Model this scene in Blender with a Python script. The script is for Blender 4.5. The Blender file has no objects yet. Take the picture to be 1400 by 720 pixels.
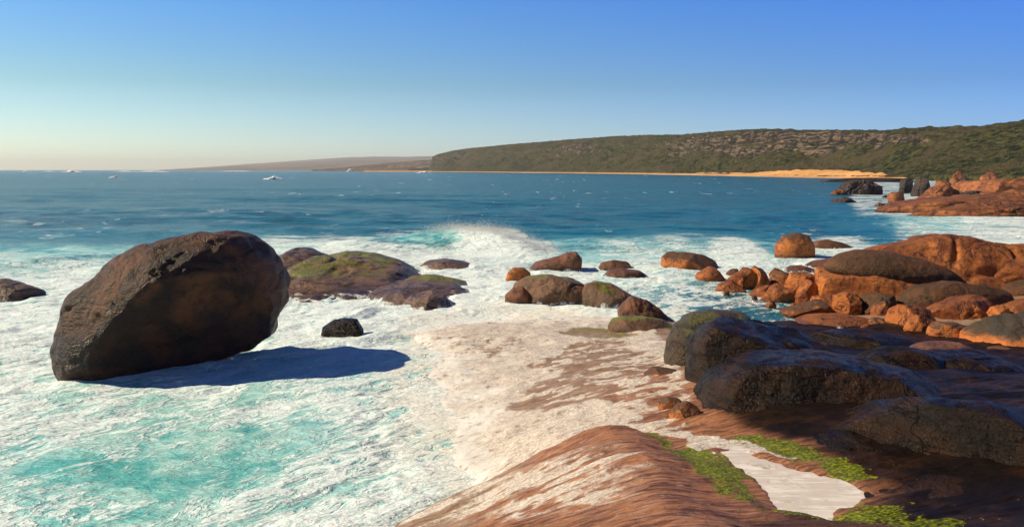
import bpy, math, random
import numpy as np
R = math.radians
rng = np.random.RandomState(7)
sc = bpy.context.scene
COL = sc.collection

# ------------------------------------------------------------------ camera
H, F, W0, H0 = 6.0, 1150.0, 1400.0, 720.0
PITCH = math.atan(128.0 / F)
cam_d = bpy.data.cameras.new("camera"); cam = bpy.data.objects.new("camera", cam_d); COL.objects.link(cam)
cam.location = (0, 0, H); cam.rotation_euler = (math.pi/2 - PITCH, 0, 0)
cam_d.sensor_width = 36; cam_d.lens = 36*F/W0; cam_d.clip_start = 0.1; cam_d.clip_end = 60000
sc.camera = cam
CP, SP = math.cos(PITCH), math.sin(PITCH)

def ray(px, py):
    """direction seen at a photo pixel, scaled so that y = 1"""
    x = (px-700)/F; y = (360-py)/F
    dy = CP + y*SP; dz = -SP + y*CP
    return x/dy, dz/dy
def ground(px, py, z=0.0):
    x, dz = ray(px, py)
    Y = (z-H)/dz
    return x*Y, Y

# ------------------------------------------------------------------ numpy noise
def _h(ix, iy, iz, seed):
    h = (ix.astype(np.int64)*374761393 + iy.astype(np.int64)*668265263 + iz.astype(np.int64)*2147483647 + seed*974711) & 0xffffffff
    h = ((h ^ (h >> 13))*1274126177) & 0xffffffff
    h = h ^ (h >> 16)
    h = (h*2246822519) & 0xffffffff
    return (h ^ (h >> 15)) & 0xffffffff
def noise3(x, y, z, seed=0):
    """gradient noise, about -1..1"""
    x = np.asarray(x, float); y = np.asarray(y, float)+0*x; z = np.asarray(z, float)+0*x
    xi, yi, zi = np.floor(x), np.floor(y), np.floor(z)
    fx, fy, fz = x-xi, y-yi, z-zi
    u, v, w = [t*t*t*(t*(t*6-15)+10) for t in (fx, fy, fz)]
    def g(a, b, c):
        h = _h(xi+a, yi+b, zi+c, seed)
        gx = ((h & 1023)/511.5-1); gy = (((h >> 10) & 1023)/511.5-1); gz = (((h >> 20) & 1023)/511.5-1)
        return gx*(fx-a)+gy*(fy-b)+gz*(fz-c)
    def L(a, b, t): return a+(b-a)*t
    return 1.3*L(L(L(g(0,0,0), g(1,0,0), u), L(g(0,1,0), g(1,1,0), u), v),
             L(L(g(0,0,1), g(1,0,1), u), L(g(0,1,1), g(1,1,1), u), v), w)
def noise2(x, y, seed=0):
    x = np.asarray(x, float); y = np.asarray(y, float)+0*x
    xi, yi = np.floor(x), np.floor(y); fx, fy = x-xi, y-yi
    u, v = [t*t*t*(t*(t*6-15)+10) for t in (fx, fy)]
    zz = np.zeros_like(xi)
    def g(a, b):
        h = _h(xi+a, yi+b, zz, seed)
        return ((h & 1023)/511.5-1)*(fx-a)+(((h >> 10) & 1023)/511.5-1)*(fy-b)
    a = g(0,0)+(g(1,0)-g(0,0))*u; b = g(0,1)+(g(1,1)-g(0,1))*u
    return 1.5*(a+(b-a)*v)
def fbm2(x, y, o=4, seed=0, gain=.5):
    s = 0; a = 1
    for i in range(o): s = s+a*noise2(x*2**i, y*2**i, seed+i*17); a *= gain
    return s
def fbm3(x, y, z, o=4, seed=0, gain=.5):
    s = 0; a = 1
    for i in range(o): s = s+a*noise3(x*2**i, y*2**i, z*2**i, seed+i*17); a *= gain
    return s
def sst(a, b, x):
    t = np.clip((x-a)/(b-a), 0, 1); return t*t*(3-2*t)
def sdf(poly, X, Y):
    """signed distance to a polygon, positive inside"""
    d = np.full(X.shape, 1e18); inside = np.zeros(X.shape, bool); n = len(poly)
    for i in range(n):
        ax, ay = poly[i]; bx, by = poly[(i+1) % n]
        ex, ey = bx-ax, by-ay; wx, wy = X-ax, Y-ay
        t = np.clip((wx*ex+wy*ey)/(ex*ex+ey*ey+1e-12), 0, 1)
        d = np.minimum(d, (wx-ex*t)**2+(wy-ey*t)**2)
        if abs(ey) > 1e-12:
            c = ((ay > Y) != (by > Y)) & (X < ex*(Y-ay)/ey+ax); inside ^= c
    d = np.sqrt(d); return np.where(inside, d, -d)

# ------------------------------------------------------------------ mesh helpers
def tag(o, label=None, cat=None, group=None, kind=None):
    if label: o['label'] = label
    if cat: o['category'] = cat
    if group: o['group'] = group
    if kind: o['kind'] = kind
    return o
def mesh_obj(name, verts, faces, mat, attrs=None, smooth=True):
    me = bpy.data.meshes.new(name)
    verts = np.asarray(verts, np.float32); faces = np.asarray(faces, np.int32)
    me.vertices.add(len(verts)); me.vertices.foreach_set('co', verts.ravel())
    k = faces.shape[1]
    me.loops.add(faces.size); me.loops.foreach_set('vertex_index', faces.ravel())
    me.polygons.add(len(faces)); me.polygons.foreach_set('loop_start', np.arange(0, faces.size, k, dtype=np.int32))
    me.polygons.foreach_set('loop_total', np.full(len(faces), k, np.int32))
    me.update(calc_edges=True); me.validate()
    me.polygons.foreach_set('use_smooth', np.full(len(me.polygons), smooth))
    for n, a in (attrs or {}).items():
        at = me.attributes.new(n, 'FLOAT', 'POINT'); at.data.foreach_set('value', np.asarray(a, np.float32).ravel())
    me.materials.append(mat)
    o = bpy.data.objects.new(name, me); COL.objects.link(o); return o
def grid_faces(nr, nc):
    i = np.arange(nr*nc).reshape(nr, nc)
    return np.stack([i[:-1,:-1], i[:-1,1:], i[1:,1:], i[1:,:-1]], -1).reshape(-1, 4)

# ------------------------------------------------------------------ node helpers
class NT:
    def __init__(s, name):
        s.m = bpy.data.materials.new(name); s.m.use_nodes = True; s.t = s.m.node_tree; s.t.nodes.clear()
        s.out = s.t.nodes.new('ShaderNodeOutputMaterial'); s.b = s.t.nodes.new('ShaderNodeBsdfPrincipled')
        s.t.links.new(s.b.outputs[0], s.out.inputs[0])
        s.geo = s.t.nodes.new('ShaderNodeNewGeometry')
        s.pos = s.geo.outputs['Position']
    def setv(s, sock, v):
        if hasattr(v, 'is_output') or isinstance(v, bpy.types.NodeSocket): s.t.links.new(v, sock)
        elif isinstance(v, (tuple, list)) and len(v) == 3 and sock.type == 'RGBA': sock.default_value = (*v, 1)
        else: sock.default_value = v
    def math(s, op, a, b=0.0, c=None, clamp=False):
        n = s.t.nodes.new('ShaderNodeMath'); n.operation = op; n.use_clamp = clamp
        s.setv(n.inputs[0], a); s.setv(n.inputs[1], b)
        if c is not None: s.setv(n.inputs[2], c)
        return n.outputs[0]
    def ss(s, a, b, x):
        n = s.t.nodes.new('ShaderNodeMapRange'); n.interpolation_type = 'SMOOTHSTEP'
        s.setv(n.inputs['Value'], x); s.setv(n.inputs['From Min'], a); s.setv(n.inputs['From Max'], b)
        return n.outputs[0]
    def mix(s, f, a, b):
        n = s.t.nodes.new('ShaderNodeMix'); n.data_type = 'RGBA'
        s.setv(n.inputs[0], f); s.setv(n.inputs[6], a); s.setv(n.inputs[7], b); return n.outputs[2]
    def mixf(s, f, a, b):
        n = s.t.nodes.new('ShaderNodeMix'); n.data_type = 'FLOAT'
        s.setv(n.inputs[0], f); s.setv(n.inputs[2], a); s.setv(n.inputs[3], b); return n.outputs[0]
    def mapping(s, scale=(1,1,1), rot=(0,0,0), loc=(0,0,0), src=None):
        n = s.t.nodes.new('ShaderNodeMapping'); s.t.links.new(src or s.pos, n.inputs[0])
        n.inputs['Scale'].default_value = scale; n.inputs['Rotation'].default_value = rot; n.inputs['Location'].default_value = loc
        return n.outputs[0]
    def noise(s, v, scale=1.0, detail=4.0, rough=.5, dist=0.0):
        n = s.t.nodes.new('ShaderNodeTexNoise'); s.t.links.new(v, n.inputs['Vector'])
        n.inputs['Scale'].default_value = scale; n.inputs['Detail'].default_value = detail
        n.inputs['Roughness'].default_value = rough; n.inputs['Distortion'].default_value = dist
        return n.outputs[0]
    def voro(s, v, scale=1.0, feat='DISTANCE_TO_EDGE'):
        n = s.t.nodes.new('ShaderNodeTexVoronoi'); n.feature = feat; s.t.links.new(v, n.inputs['Vector'])
        n.inputs['Scale'].default_value = scale; return n.outputs['Distance']
    def attr(s, name):
        n = s.t.nodes.new('ShaderNodeAttribute'); n.attribute_name = name; return n.outputs['Fac']
    def warp(s, v, scale, amt):
        n = s.t.nodes.new('ShaderNodeTexNoise'); s.t.links.new(v, n.inputs['Vector']); n.inputs['Scale'].default_value = scale
        n.inputs['Detail'].default_value = 3
        a = s.t.nodes.new('ShaderNodeVectorMath'); a.operation = 'MULTIPLY_ADD'
        s.t.links.new(n.outputs['Color'], a.inputs[0]); a.inputs[1].default_value = (amt,)*3; s.t.links.new(v, a.inputs[2])
        return a.outputs[0]
    def bump(s, h, strength=1.0, dist=.05, nrm=None):
        n = s.t.nodes.new('ShaderNodeBump'); s.setv(n.inputs['Height'], h); s.setv(n.inputs['Strength'], strength)
        n.inputs['Distance'].default_value = dist
        if nrm is not None: s.t.links.new(nrm, n.inputs['Normal'])
        return n.outputs[0]
    def sep(s, v):
        n = s.t.nodes.new('ShaderNodeSeparateXYZ'); s.t.links.new(v, n.inputs[0]); return n.outputs
    def fin(s, col, rough=.8, nrm=None, spec=.5):
        s.setv(s.b.inputs['Base Color'], col); s.setv(s.b.inputs['Roughness'], rough)
        s.setv(s.b.inputs['Specular IOR Level'], spec)
        if nrm is not None: s.t.links.new(nrm, s.b.inputs['Normal'])
        return s.m

# ------------------------------------------------------------------ materials
def mat_rock(name, c1, c2, c3, wet_shade_h=None, moss=0.0, rough=.75, patina=0.0, strata=0.0, scale=1.0, lo=None, bd=.2, spec=.4, lines=.45, wash=0.0, mossz=None, wetgloss=0.0):
    """c1 main, c2 second tone, c3 dark stain"""
    n = NT(name)
    P = n.mapping((scale,)*3)
    big = n.noise(P, .8, 5, .6, .6); med = n.noise(P, 3.5, 6, .65); fine = n.noise(P, 22, 4, .6); grain = n.noise(P, 90, 2, .6)
    col = n.mix(n.ss(.4, .62, big), c1, c2)
    col = n.mix(n.math('MULTIPLY', n.ss(.5, .68, med), .75), col, c3)
    st = n.noise(n.mapping((scale*.7, scale*.9, scale*9), (.25, .35, 0)), 1, 4, .6, .4)
    if strata: col = n.mix(n.math('MULTIPLY', n.ss(.5, .62, st), strata), col, c3)
    nz = n.sep(n.geo.outputs['Normal'])[2]
    if patina:                                  # dark lichen and dried salt stain on upward faces
        pm = n.math('MULTIPLY', n.ss(.35, .75, n.math('ADD', nz, n.math('MULTIPLY', n.math('SUBTRACT', med, .5), 1.2))), patina)
        col = n.mix(pm, col, c3)
    if moss:
        mm = n.math('MULTIPLY', n.ss(.80, 1.02, n.math('ADD', nz, n.math('MULTIPLY', n.math('SUBTRACT', n.math('ADD', big, n.math('MULTIPLY', n.math('SUBTRACT', fine, .5), .5)), .5), 1.8))), moss)
        if mossz: mm = n.math('MULTIPLY', mm, n.ss(mossz[0], mossz[1], n.math('ADD', n.sep(n.pos)[2], n.math('MULTIPLY', n.math('SUBTRACT', big, .5), 1.5))))
        col = n.mix(mm, col, n.mix(fine, (.27, .27, .012), (.07, .085, .008)))
    if lo is not None:                          # a paler foot, clear of lichen
        z = n.sep(n.pos)[2]
        lm = n.math('SUBTRACT', 1.0, n.ss(lo[0]-.12, lo[0]+.12, n.math('ADD', z, n.math('MULTIPLY', n.math('SUBTRACT', med, .5), .4))))
        col = n.mix(lm, col, lo[1])
    col = n.mix(n.math('MULTIPLY', n.ss(.45, .75, fine), .35), col, n.mix(.5, col, (.0, .0, .0)))
    sp = n.ss(.68, .78, grain); col = n.mix(n.math('MULTIPLY', sp, .25), col, (.45, .36, .28))
    rg = n.mixf(med, rough-.12, rough+.1)
    if wet_shade_h is not None:
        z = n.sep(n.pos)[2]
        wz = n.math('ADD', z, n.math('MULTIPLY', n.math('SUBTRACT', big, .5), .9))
        wm = n.math('SUBTRACT', 1.0, n.ss(wet_shade_h-.15, wet_shade_h+.2, wz))
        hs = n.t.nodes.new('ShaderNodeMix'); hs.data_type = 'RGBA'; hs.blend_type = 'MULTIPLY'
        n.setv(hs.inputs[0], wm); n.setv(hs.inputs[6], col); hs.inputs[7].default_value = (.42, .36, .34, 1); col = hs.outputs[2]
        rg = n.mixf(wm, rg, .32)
    if wash:
        z = n.sep(n.pos)[2]
        wz2 = n.math('SUBTRACT', z, n.math('MULTIPLY', n.math('SUBTRACT', n.noise(n.mapping((1.5, 1.5, .5)), 1, 5, .65), .42), 1.1*wash))
        ws = n.math('MULTIPLY', n.math('SUBTRACT', 1.0, n.ss(-.03, .12, wz2)), n.ss(.38, .55, n.noise(n.mapping((5, 5, 4)), 1, 5, .7)))
        col = n.mix(ws, col, (.84, .84, .80)); rg = n.mixf(ws, rg, .7)
    if wetgloss: rg = n.mixf(n.ss(.46, .60, n.noise(n.mapping((1.6, 1.1, 3)), 1, 6, .7)), wetgloss, .55)
    cr = n.voro(n.warp(P, 1.1, 1.6), .38)
    crack = n.ss(.0, .012, cr)
    col = n.mix(n.math('MULTIPLY', n.math('SUBTRACT', 1.0, n.ss(.0, .016, cr)), lines), col, c3)
    h = n.math('ADD', n.math('MULTIPLY', med, .55), n.math('MULTIPLY', fine, .22))
    h = n.math('ADD', h, n.math('MULTIPLY', st, .5 if strata else .2))
    h = n.math('ADD', h, n.math('MULTIPLY', grain, .05)); h = n.math('ADD', h, n.math('MULTIPLY', crack, .10))
    return n.fin(col, rg, n.bump(h, .9, bd/scale), spec)

M = {}
OR1, OR2, DK = (.50, .155, .030), (.27, .072, .018), (.045, .02, .012)
M['orange'] = mat_rock('orange_granite', OR1, OR2, DK, wet_shade_h=.12, patina=.45, lines=.85)
M['orange_stained'] = mat_rock('orange_granite_stained', OR1, OR2, (.055, .035, .022), wet_shade_h=.12, patina=.85)
M['orange_far'] = mat_rock('orange_granite_far', (.44, .15, .05), (.24, .075, .03), DK, wet_shade_h=.5, patina=.5, scale=.35, strata=.3)
M['dark_far'] = mat_rock('dark_granite_far', (.06, .035, .028), (.03, .02, .018), (.015, .012, .012), rough=.5, scale=.35)
M['lichen_top'] = mat_rock('lichened_granite', (.085, .042, .017), (.16, .062, .02), (.035, .02, .012), patina=.3)
M['grey_top'] = mat_rock('grey_topped_granite', (.075, .05, .028), (.05, .038, .025), (.04, .035, .03), lo=(.62, (.55, .17, .04)))
M['brown'] = mat_rock('brown_wet_granite', (.28, .10, .035), (.14, .055, .022), (.035, .02, .014), wet_shade_h=.25, patina=.3, rough=.5, wash=0.7)
M['mossy'] = mat_rock('mossy_wet_granite', (.20, .10, .05), (.11, .065, .035), (.03, .02, .014), wet_shade_h=.2, moss=.9, rough=.5, wash=0.9)
M['striped'] = mat_rock('wet_striped_granite', (.2, .12, .08), (.12, .07, .05), (.03, .018, .015), strata=.9, rough=.4, wash=1.0)
M['boulder'] = mat_rock('great_boulder_granite', (.135, .050, .015), (.028, .011, .005), (.012, .007, .005), wet_shade_h=1.5, strata=.0, rough=.48, bd=.26, lines=.0, wash=0.25)  # wet base; band raised higher to paint shade into the lower face
M['ledge'] = mat_rock('ledge_granite', (.24, .13, .065), (.12, .065, .032), (.03, .018, .012), wet_shade_h=.4, moss=.95, strata=.8, rough=.45, wash=1.2, mossz=(.75, 1.2))
M['black'] = mat_rock('black_wet_granite', (.011, .006, .003), (.034, .015, .006), (.004, .003, .002), strata=.6, rough=.42, bd=.16, spec=.17, lines=.6, wetgloss=.22)
M['black_moss'] = mat_rock('black_wet_granite_mossy', (.03, .02, .012), (.05, .03, .015), (.012, .01, .008), strata=.4, rough=.42, moss=.3)
M['edge'] = mat_rock('brown_edge_granite', (.07, .038, .016), (.035, .024, .01), (.012, .009, .006), rough=.4, moss=.3)

# ------------------------------------------------------------------ shelf height
def tps(pts, lam=.02):
    A = np.array([(p[0], p[1]) for p in pts], float); z = np.array([p[2] for p in pts], float); n = len(A)
    def U(r2): return .5*r2*np.log(r2+1e-9)
    K = U(((A[:,None]-A[None])**2).sum(-1))+lam*np.eye(n)*10
    Pm = np.hstack([np.ones((n,1)), A]); Lm = np.zeros((n+3, n+3)); Lm[:n,:n] = K; Lm[:n,n:] = Pm; Lm[n:,:n] = Pm.T
    c = np.linalg.solve(Lm, np.concatenate([z, [0,0,0]]))
    def f(X, Y):
        s = c[n]+c[n+1]*X+c[n+2]*Y
        for i in range(n): s = s+c[i]*U((X-A[i,0])**2+(Y-A[i,1])**2)
        return s
    return f
CTRL = [(500,720,-.5),(560,640,-.22),(600,700,-.12),(550,560,-.22),(500,620,-.5),(490,540,-.55),(500,500,-.8),(480,450,-1),(520,425,-1),(300,600,-1.5),(100,700,-2),(300,430,-2),(0,500,-2),
 (650,672,.0),(630,628,.0),(635,560,.03),(600,510,.02),(566,462,.0),(640,443,.02),(720,438,.0),(800,433,.03),
 (700,600,.30),(760,560,.5),(700,500,.17),(800,500,.5),(850,540,.8),(780,470,.28),(870,480,.5),(900,520,.85),(930,580,1.1),(860,585,1.0),(760,600,.7),(700,635,.30),(690,560,.17),
 (880,455,.35),(920,495,.7),(900,640,1.4),(900,720,1.75),(800,720,1.3),(700,720,.75),(620,715,.2),(1000,640,1.42),(1100,660,1.42),(1200,690,1.5),(1300,720,1.75),(1400,720,1.9),(750,660,.85),
 (960,590,1.15),(1000,600,1.25),(1150,645,1.45),(1040,560,1.35),(1120,560,1.5),(1210,560,1.5),(1300,580,1.45),(1400,600,1.5),(1000,480,.95),(1100,480,.8),(1200,490,.9),(1400,520,1.1),(1300,500,.8),
 (1000,440,-.05),(1100,445,.1),(1200,455,.2),(1300,455,.3),(1400,455,.4),(950,418,-.4),(900,425,-.5),(850,412,-.5),(1050,428,-.15),
 (1000,400,-.2),(1100,405,.05),(1200,405,.3),(1300,390,.5),(1400,380,.6),(1400,345,.2),(1200,350,-.4),(1100,370,-.6),(1000,370,-1.2),(1300,328,-.8),(800,380,-1),(650,400,-1),
 (700,350,-2),(400,350,-2),(1100,330,-2),(0,380,-2),(1400,310,-2)]
cw = [(*ground(a, b, z), z) for a, b, z in CTRL]
cw += [(0,0,4.3),(6,-2,4.4),(12,0,4.2),(-5,2,2.6),(-9,5,-.5),(0,5,3.1),(6,5,3.1),(12,6,2.8),(-14,0,-1),(0,-12,5),(30,10,3),(30,0,4.5),(45,25,2.2),(45,45,1.2),(60,60,.5),(-25,10,-2.5),(-25,40,-2.5)]
base_h = tps(cw)
def surf_pt(px, py, fn=None, z0=.8):
    z = z0
    for _ in range(12):
        X, Y = ground(px, py, z); z = .5*z+.5*float((fn or base_h)(np.float64(X), np.float64(Y)))
    return X, Y
def spoly(pts): return [surf_pt(*p) for p in pts]
FORE = spoly([(535,735),(600,702),(650,682),(700,652),(760,622),(810,602),(850,592),(890,596),(930,612),(960,640),(1000,668)]) + [(7,10),(7,4),(-5,4)]
POOL = spoly([(985,622),(1010,618),(1050,628),(1100,640),(1150,652),(1198,668),(1185,682),(1150,690),(1145,703),(1110,697),(1070,690),(1045,672),(1020,648),(1000,634)])
A_STR = None
p1 = surf_pt(660,700); p2 = surf_pt(900,610)
ang = math.atan2(p2[1]-p1[1], p2[0]-p1[0])
ca, sa = math.cos(ang), math.sin(ang)
POOL_Z = float(base_h(*[np.float64(v) for v in surf_pt(1100, 665)]))
def shelf_h(X, Y, detail=True):
    z = base_h(X, Y)
    d1 = sdf(FORE, X, Y)+.12*noise2(X*1.5, Y*1.5, 5)
    z = z+.26*sst(-.02, .22, d1)*sst(3.0, 1.7, X)
    dp = sdf(POOL, X, Y)+.10*fbm2(X*2.2, Y*2.2, 3, 9)
    k = sst(-.5, .15, dp)
    z = z*(1-k)+(POOL_Z-.02-.10*sst(-.05, .3, dp))*k if not np.isscalar(z) else z
    u, v = X*ca+Y*sa, -X*sa+Y*ca
    near = sst(30, 9, Y)
    land = sst(-.3, .3, z)
    z = z+(1-k)*land*(.06*fbm2(u*.45, v*1.6, 4, 21)+.028*(1-np.abs(noise2(u*.5+.3*noise2(v, u, 3), v*2.6, 31))*2)*.6)
    z = z+(1-k)*land*.018*fbm2(u*2.2, v*9, 3, 41)
    z = z+.05*fbm2(X*.8, Y*.8, 4, 43)*sst(.5, .1, z)
    mid = sst(17, 20, Y)*sst(1.6, 2.6, X)
    lump = 1-np.abs(fbm2(X*.7, Y*.55, 3, 61))*1.4
    z = z+land*.045*lump*sst(9, 13, Y)
    z = z-.12*(z < 0)*0
    return z
# fan-shaped grid, finer near the viewer
def fan(y0, y1, nr, t0, t1, nc, power=None):
    inv = np.linspace(1/y0, 1/y1, nr) if power is None else np.concatenate(power)
    Ys = 1/inv if power is None else inv
    T = np.linspace(t0, t1, nc) if np.isscalar(t0) else t0
    YY, TT = np.meshgrid(Ys, T, indexing='ij')
    return YY*TT, YY
rowsY = np.concatenate([np.linspace(-14, 5, 24)[:-1], 1/np.linspace(1/5., 1/8.5, 60)[:-1], 1/np.linspace(1/8.5, 1/62., 620)])
Ts = np.concatenate([np.linspace(-1.3, -.62, 30)[:-1], np.linspace(-.62, .66, 820), np.linspace(.66, 1.6, 40)[1:]])
YY, TT = np.meshgrid(rowsY, Ts, indexing='ij'); XX = np.where(YY > 7, YY*TT, 7*TT*(1+.0*YY))
Z = shelf_h(XX, YY)
def soft(polypx, w, ns=.3, fr=1.5, seed=0):
    d = sdf(spoly(polypx), XX, YY)+ns*fbm2(XX*fr, YY*fr, 4, seed)
    return sst(-w, w, d)
# --- what covers the shelf: foam, algae, wet black rock, all laid out on the ground
foam = np.zeros_like(XX); land = sst(-.02, .1, Z)
u, v = XX*ca+YY*sa, -XX*sa+YY*ca
foam = .66*soft([(540,730),(555,600),(540,440),(840,425),(900,455),(935,480),(940,520),(950,600),(900,600),(850,592),(760,620),(650,680),(580,700)], .25, .25, 1.2, 3)
brown_l = soft([(690,560),(740,520),(800,500),(880,505),(925,520),(950,590),(900,590),(880,555),(820,545),(760,560)], .3, .5, 1.2, 8)
brown_u = soft([(735,500),(790,470),(850,462),(870,480),(910,500),(850,520)], .3, .5, 1.3, 18)
brown_e = soft([(560,478),(600,462),(700,460),(740,470),(640,500)], .4, .5, 1.0, 19)
stre = fbm2(u*.8+.4*noise2(u, v, 70), v*2.6+.5*noise2(u*.7, v*.7, 71), 5, 77, .6)
foam = foam*(1-.75*brown_l*sst(-.25, .35, stre+.15)-.7*brown_u*sst(-.2, .3, stre+.1)*(1-brown_l)-.35*brown_e*sst(-.1, .4, stre))
d1 = sdf(FORE, XX, YY)
fi = sst(-.05, .25, d1)*sst(3.2, 2.4, XX)
foamF = .62*sst(-3.2, .2, -(u-p1[0]*ca-p1[1]*sa)+.6*fbm2(u*.3, v*1.5, 3, 90))
wl = soft([(520,740),(600,705),(700,668),(800,630),(870,640),(840,730)], .9, .5, .8, 33)
foam = foam*(1-fi)+fi*(.62*wl+.12)*sst(-1.0, .6, stre+.2)
lip = sst(-.10, .02, d1)*sst(.30, .16, d1)*sst(3.0, 1.7, XX)
foam = foam*(1-.85*lip)
moss = np.maximum.reduce([soft([(905,622),(940,610),(985,618),(1010,640),(1045,680),(1020,690),(985,672),(940,640)], .12, .3, 2.2, 51),
  soft([(1000,600),(1040,598),(1100,612),(1150,630),(1190,652),(1150,652),(1100,636),(1050,622),(1010,612)], .10, .22, 2.2, 52),
  soft([(865,592),(890,590),(918,606),(912,616),(880,602)], .06, .12, 3, 53),
  .8*soft([(1150,690),(1230,690),(1330,725),(1150,725),(1060,700),(1050,690),(1100,700)], .15, .4, 2, 54),
  .6*soft([(760,455),(800,448),(840,452),(870,458),(820,466)], .2, .2, 2, 55)])
foam = foam*(1-moss*.9)
foam = np.maximum(foam, .9*soft([(930,600),(960,596),(1000,604),(1040,612),(1080,628),(1020,622),(975,618),(945,612)], .08, .2, 2.5, 71))
foam = foam*(YY > 8.6)
dark = np.maximum(soft([(985,560),(1000,470),(980,430),(1100,430),(1200,440),(1400,470),(1500,480),(1500,740),(1250,740),(1150,705),(1205,672),(1150,640),(1090,606),(1020,585)], .4, .3, 1, 81),
                  .75*soft([(1040,690),(1150,695),(1300,690),(1300,740),(1020,740)], .3, .4, 1.4, 82))
n = NT('wet_shelf_rock')
rot = (0, 0, -ang)
S = n.mapping((1, 1, 1), (0, 0, -ang))
St = n.mapping((1.0, 11.0, 4), (0, 0, 0), src=S)
streak = n.noise(St, 1.0, 6, .65, .3); streak2 = n.noise(n.mapping((3.2, 25, 9), src=S), 1, 5, .7)
big = n.noise(n.pos, .9, 5, .6); fine = n.noise(n.pos, 14, 5, .65); grain = n.noise(n.pos, 55, 3, .6)
rock = n.mix(n.ss(.38, .62, streak), (.46, .195, .082), (.16, .062, .028))
rock = n.mix(n.math('MULTIPLY', n.ss(.52, .72, fine), .6), rock, (.07, .035, .022))
rock = n.mix(n.math('MULTIPLY', n.ss(.56, .68, streak2), .55), rock, (.72, .52, .38))
dk = n.attr('dark'); zr_ = n.sep(n.pos)[2]; rock = n.mix(n.math('MULTIPLY', n.math('SUBTRACT', 1.0, n.ss(.55, 1.05, zr_)), .75), rock, n.mix(n.ss(.4, .6, streak2), (.22, .14, .09), (.40, .30, .21)))
rock = n.mix(dk, rock, n.mix(n.ss(.45, .62, big), (.010, .006, .004), (.030, .013, .006)))
ms = n.attr('moss'); mcol = n.mix(n.ss(.35, .65, fine), (.13, .16, .008), (.40, .42, .015))
mf = n.noise(n.mapping((9, 26, 12), src=S), 1.6, 4, .7)
mcol = n.mix(n.ss(.40, .62, mf), (.055, .075, .005), mcol)
mm = n.ss(.40, .60, n.math('ADD', n.math('MULTIPLY', ms, .72), n.math('MULTIPLY', n.math('SUBTRACT', n.math('ADD', n.math('ADD', mf, fine), big), 1.5), 1.5)))
rock = n.mix(mm, rock, mcol)
fo = n.attr('foam')
lace = n.math('ABSOLUTE', n.math('SUBTRACT', n.noise(n.warp(S, 1.5, .5), 3.0, 5, .6), .5))
gr2 = n.noise(n.mapping((14, 40, 20), src=S), 1, 4, .7)
pat = n.math('ADD', n.math('MULTIPLY', lace, 1.6), n.math('ADD', n.math('MULTIPLY', gr2, .45), n.math('MULTIPLY', streak, .35)))
dq = n.math('SUBTRACT', fo, pat); fm = n.math('ADD', n.math('MULTIPLY', n.ss(-.10, .10, dq), .6), n.math('MULTIPLY', n.ss(-.35, .45, dq), .4))
spk = n.noise(n.mapping((22, 30, 20), src=S), 1, 3, .7)
fcol = n.mix(n.ss(.40, .58, gr2), (.52, .43, .34), (.93, .89, .82))
fcol = n.mix(n.math('MULTIPLY', n.ss(.46, .62, streak2), .55), fcol, (.46, .35, .26))
fcol = n.mix(n.math('MULTIPLY', n.ss(.56, .66, spk), .6), fcol, (.30, .20, .12))
zz = n.sep(n.pos)[2]; fcol = n.mix(n.ss(-.05, .3, n.math('ADD', zz, n.math('MULTIPLY', n.math('SUBTRACT', big, .5), .8))), (.88, .87, .82), fcol)
col = n.mix(fm, rock, fcol)
h = n.math('ADD', n.math('MULTIPLY', streak, .45), n.math('MULTIPLY', fine, .25))
h = n.math('ADD', h, n.math('MULTIPLY', streak2, .5)); h = n.math('ADD', h, n.math('MULTIPLY', spk, .2)); h = n.math('ADD', h, n.math('MULTIPLY', n.math('MULTIPLY', fm, gr2), .45))
h = n.math('ADD', h, n.math('MULTIPLY', grain, .12)); h = n.math('ADD', h, n.math('MULTIPLY', n.math('MULTIPLY', mm, mf), .4))
rg = n.mixf(fm, n.mixf(dk, .5, .45), .75)
M['shelf'] = n.fin(col, n.mixf(mm, rg, .7), n.bump(h, .9, .07), n.mixf(dk, .4, .13))
sh = mesh_obj('rock_shelf', np.stack([XX, YY, Z], -1).reshape(-1, 3), grid_faces(*XX.shape), M['shelf'],
              dict(foam=foam, moss=moss, dark=dark)); tag(sh, kind='structure')

# foam-filled rock pool: a level sheet lying in the hollow carved above
g = np.linspace(-.4, .4, 2)
px_ = [p[0] for p in POOL]; py_ = [p[1] for p in POOL]
gx, gy = np.meshgrid(np.linspace(min(px_)-.5, max(px_)+.5, 120), np.linspace(min(py_)-.5, max(py_)+.5, 120))
keep = sdf(POOL, gx, gy) > -.16
gz = POOL_Z-.024+.004*fbm2(gx*3, gy*3, 3, 4)
ff = grid_faces(*gx.shape); ff = ff[keep.ravel()[ff].all(1)]
n = NT('pool_foam')
a = n.noise(n.warp(n.pos, 2, .4), 4, 6, .65); b = n.noise(n.pos, 60, 3, .6); sw = n.noise(n.mapping((1.2, 6, 1), (0, 0, .5)), 1, 5, .6, .8)
M['pool'] = n.fin(n.mix(n.ss(.42, .62, sw), (.58, .52, .47), n.mix(n.ss(.52, .66, a), (.76, .72, .67), (.40, .33, .28))), .6, n.bump(n.math('ADD', n.math('MULTIPLY', a, .4), n.math('MULTIPLY', b, .3)), .5, .03))
o = mesh_obj('tide_pool', np.stack([gx, gy, gz], -1).reshape(-1, 3), ff, M['pool']); tag(o, kind='structure')

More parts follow.
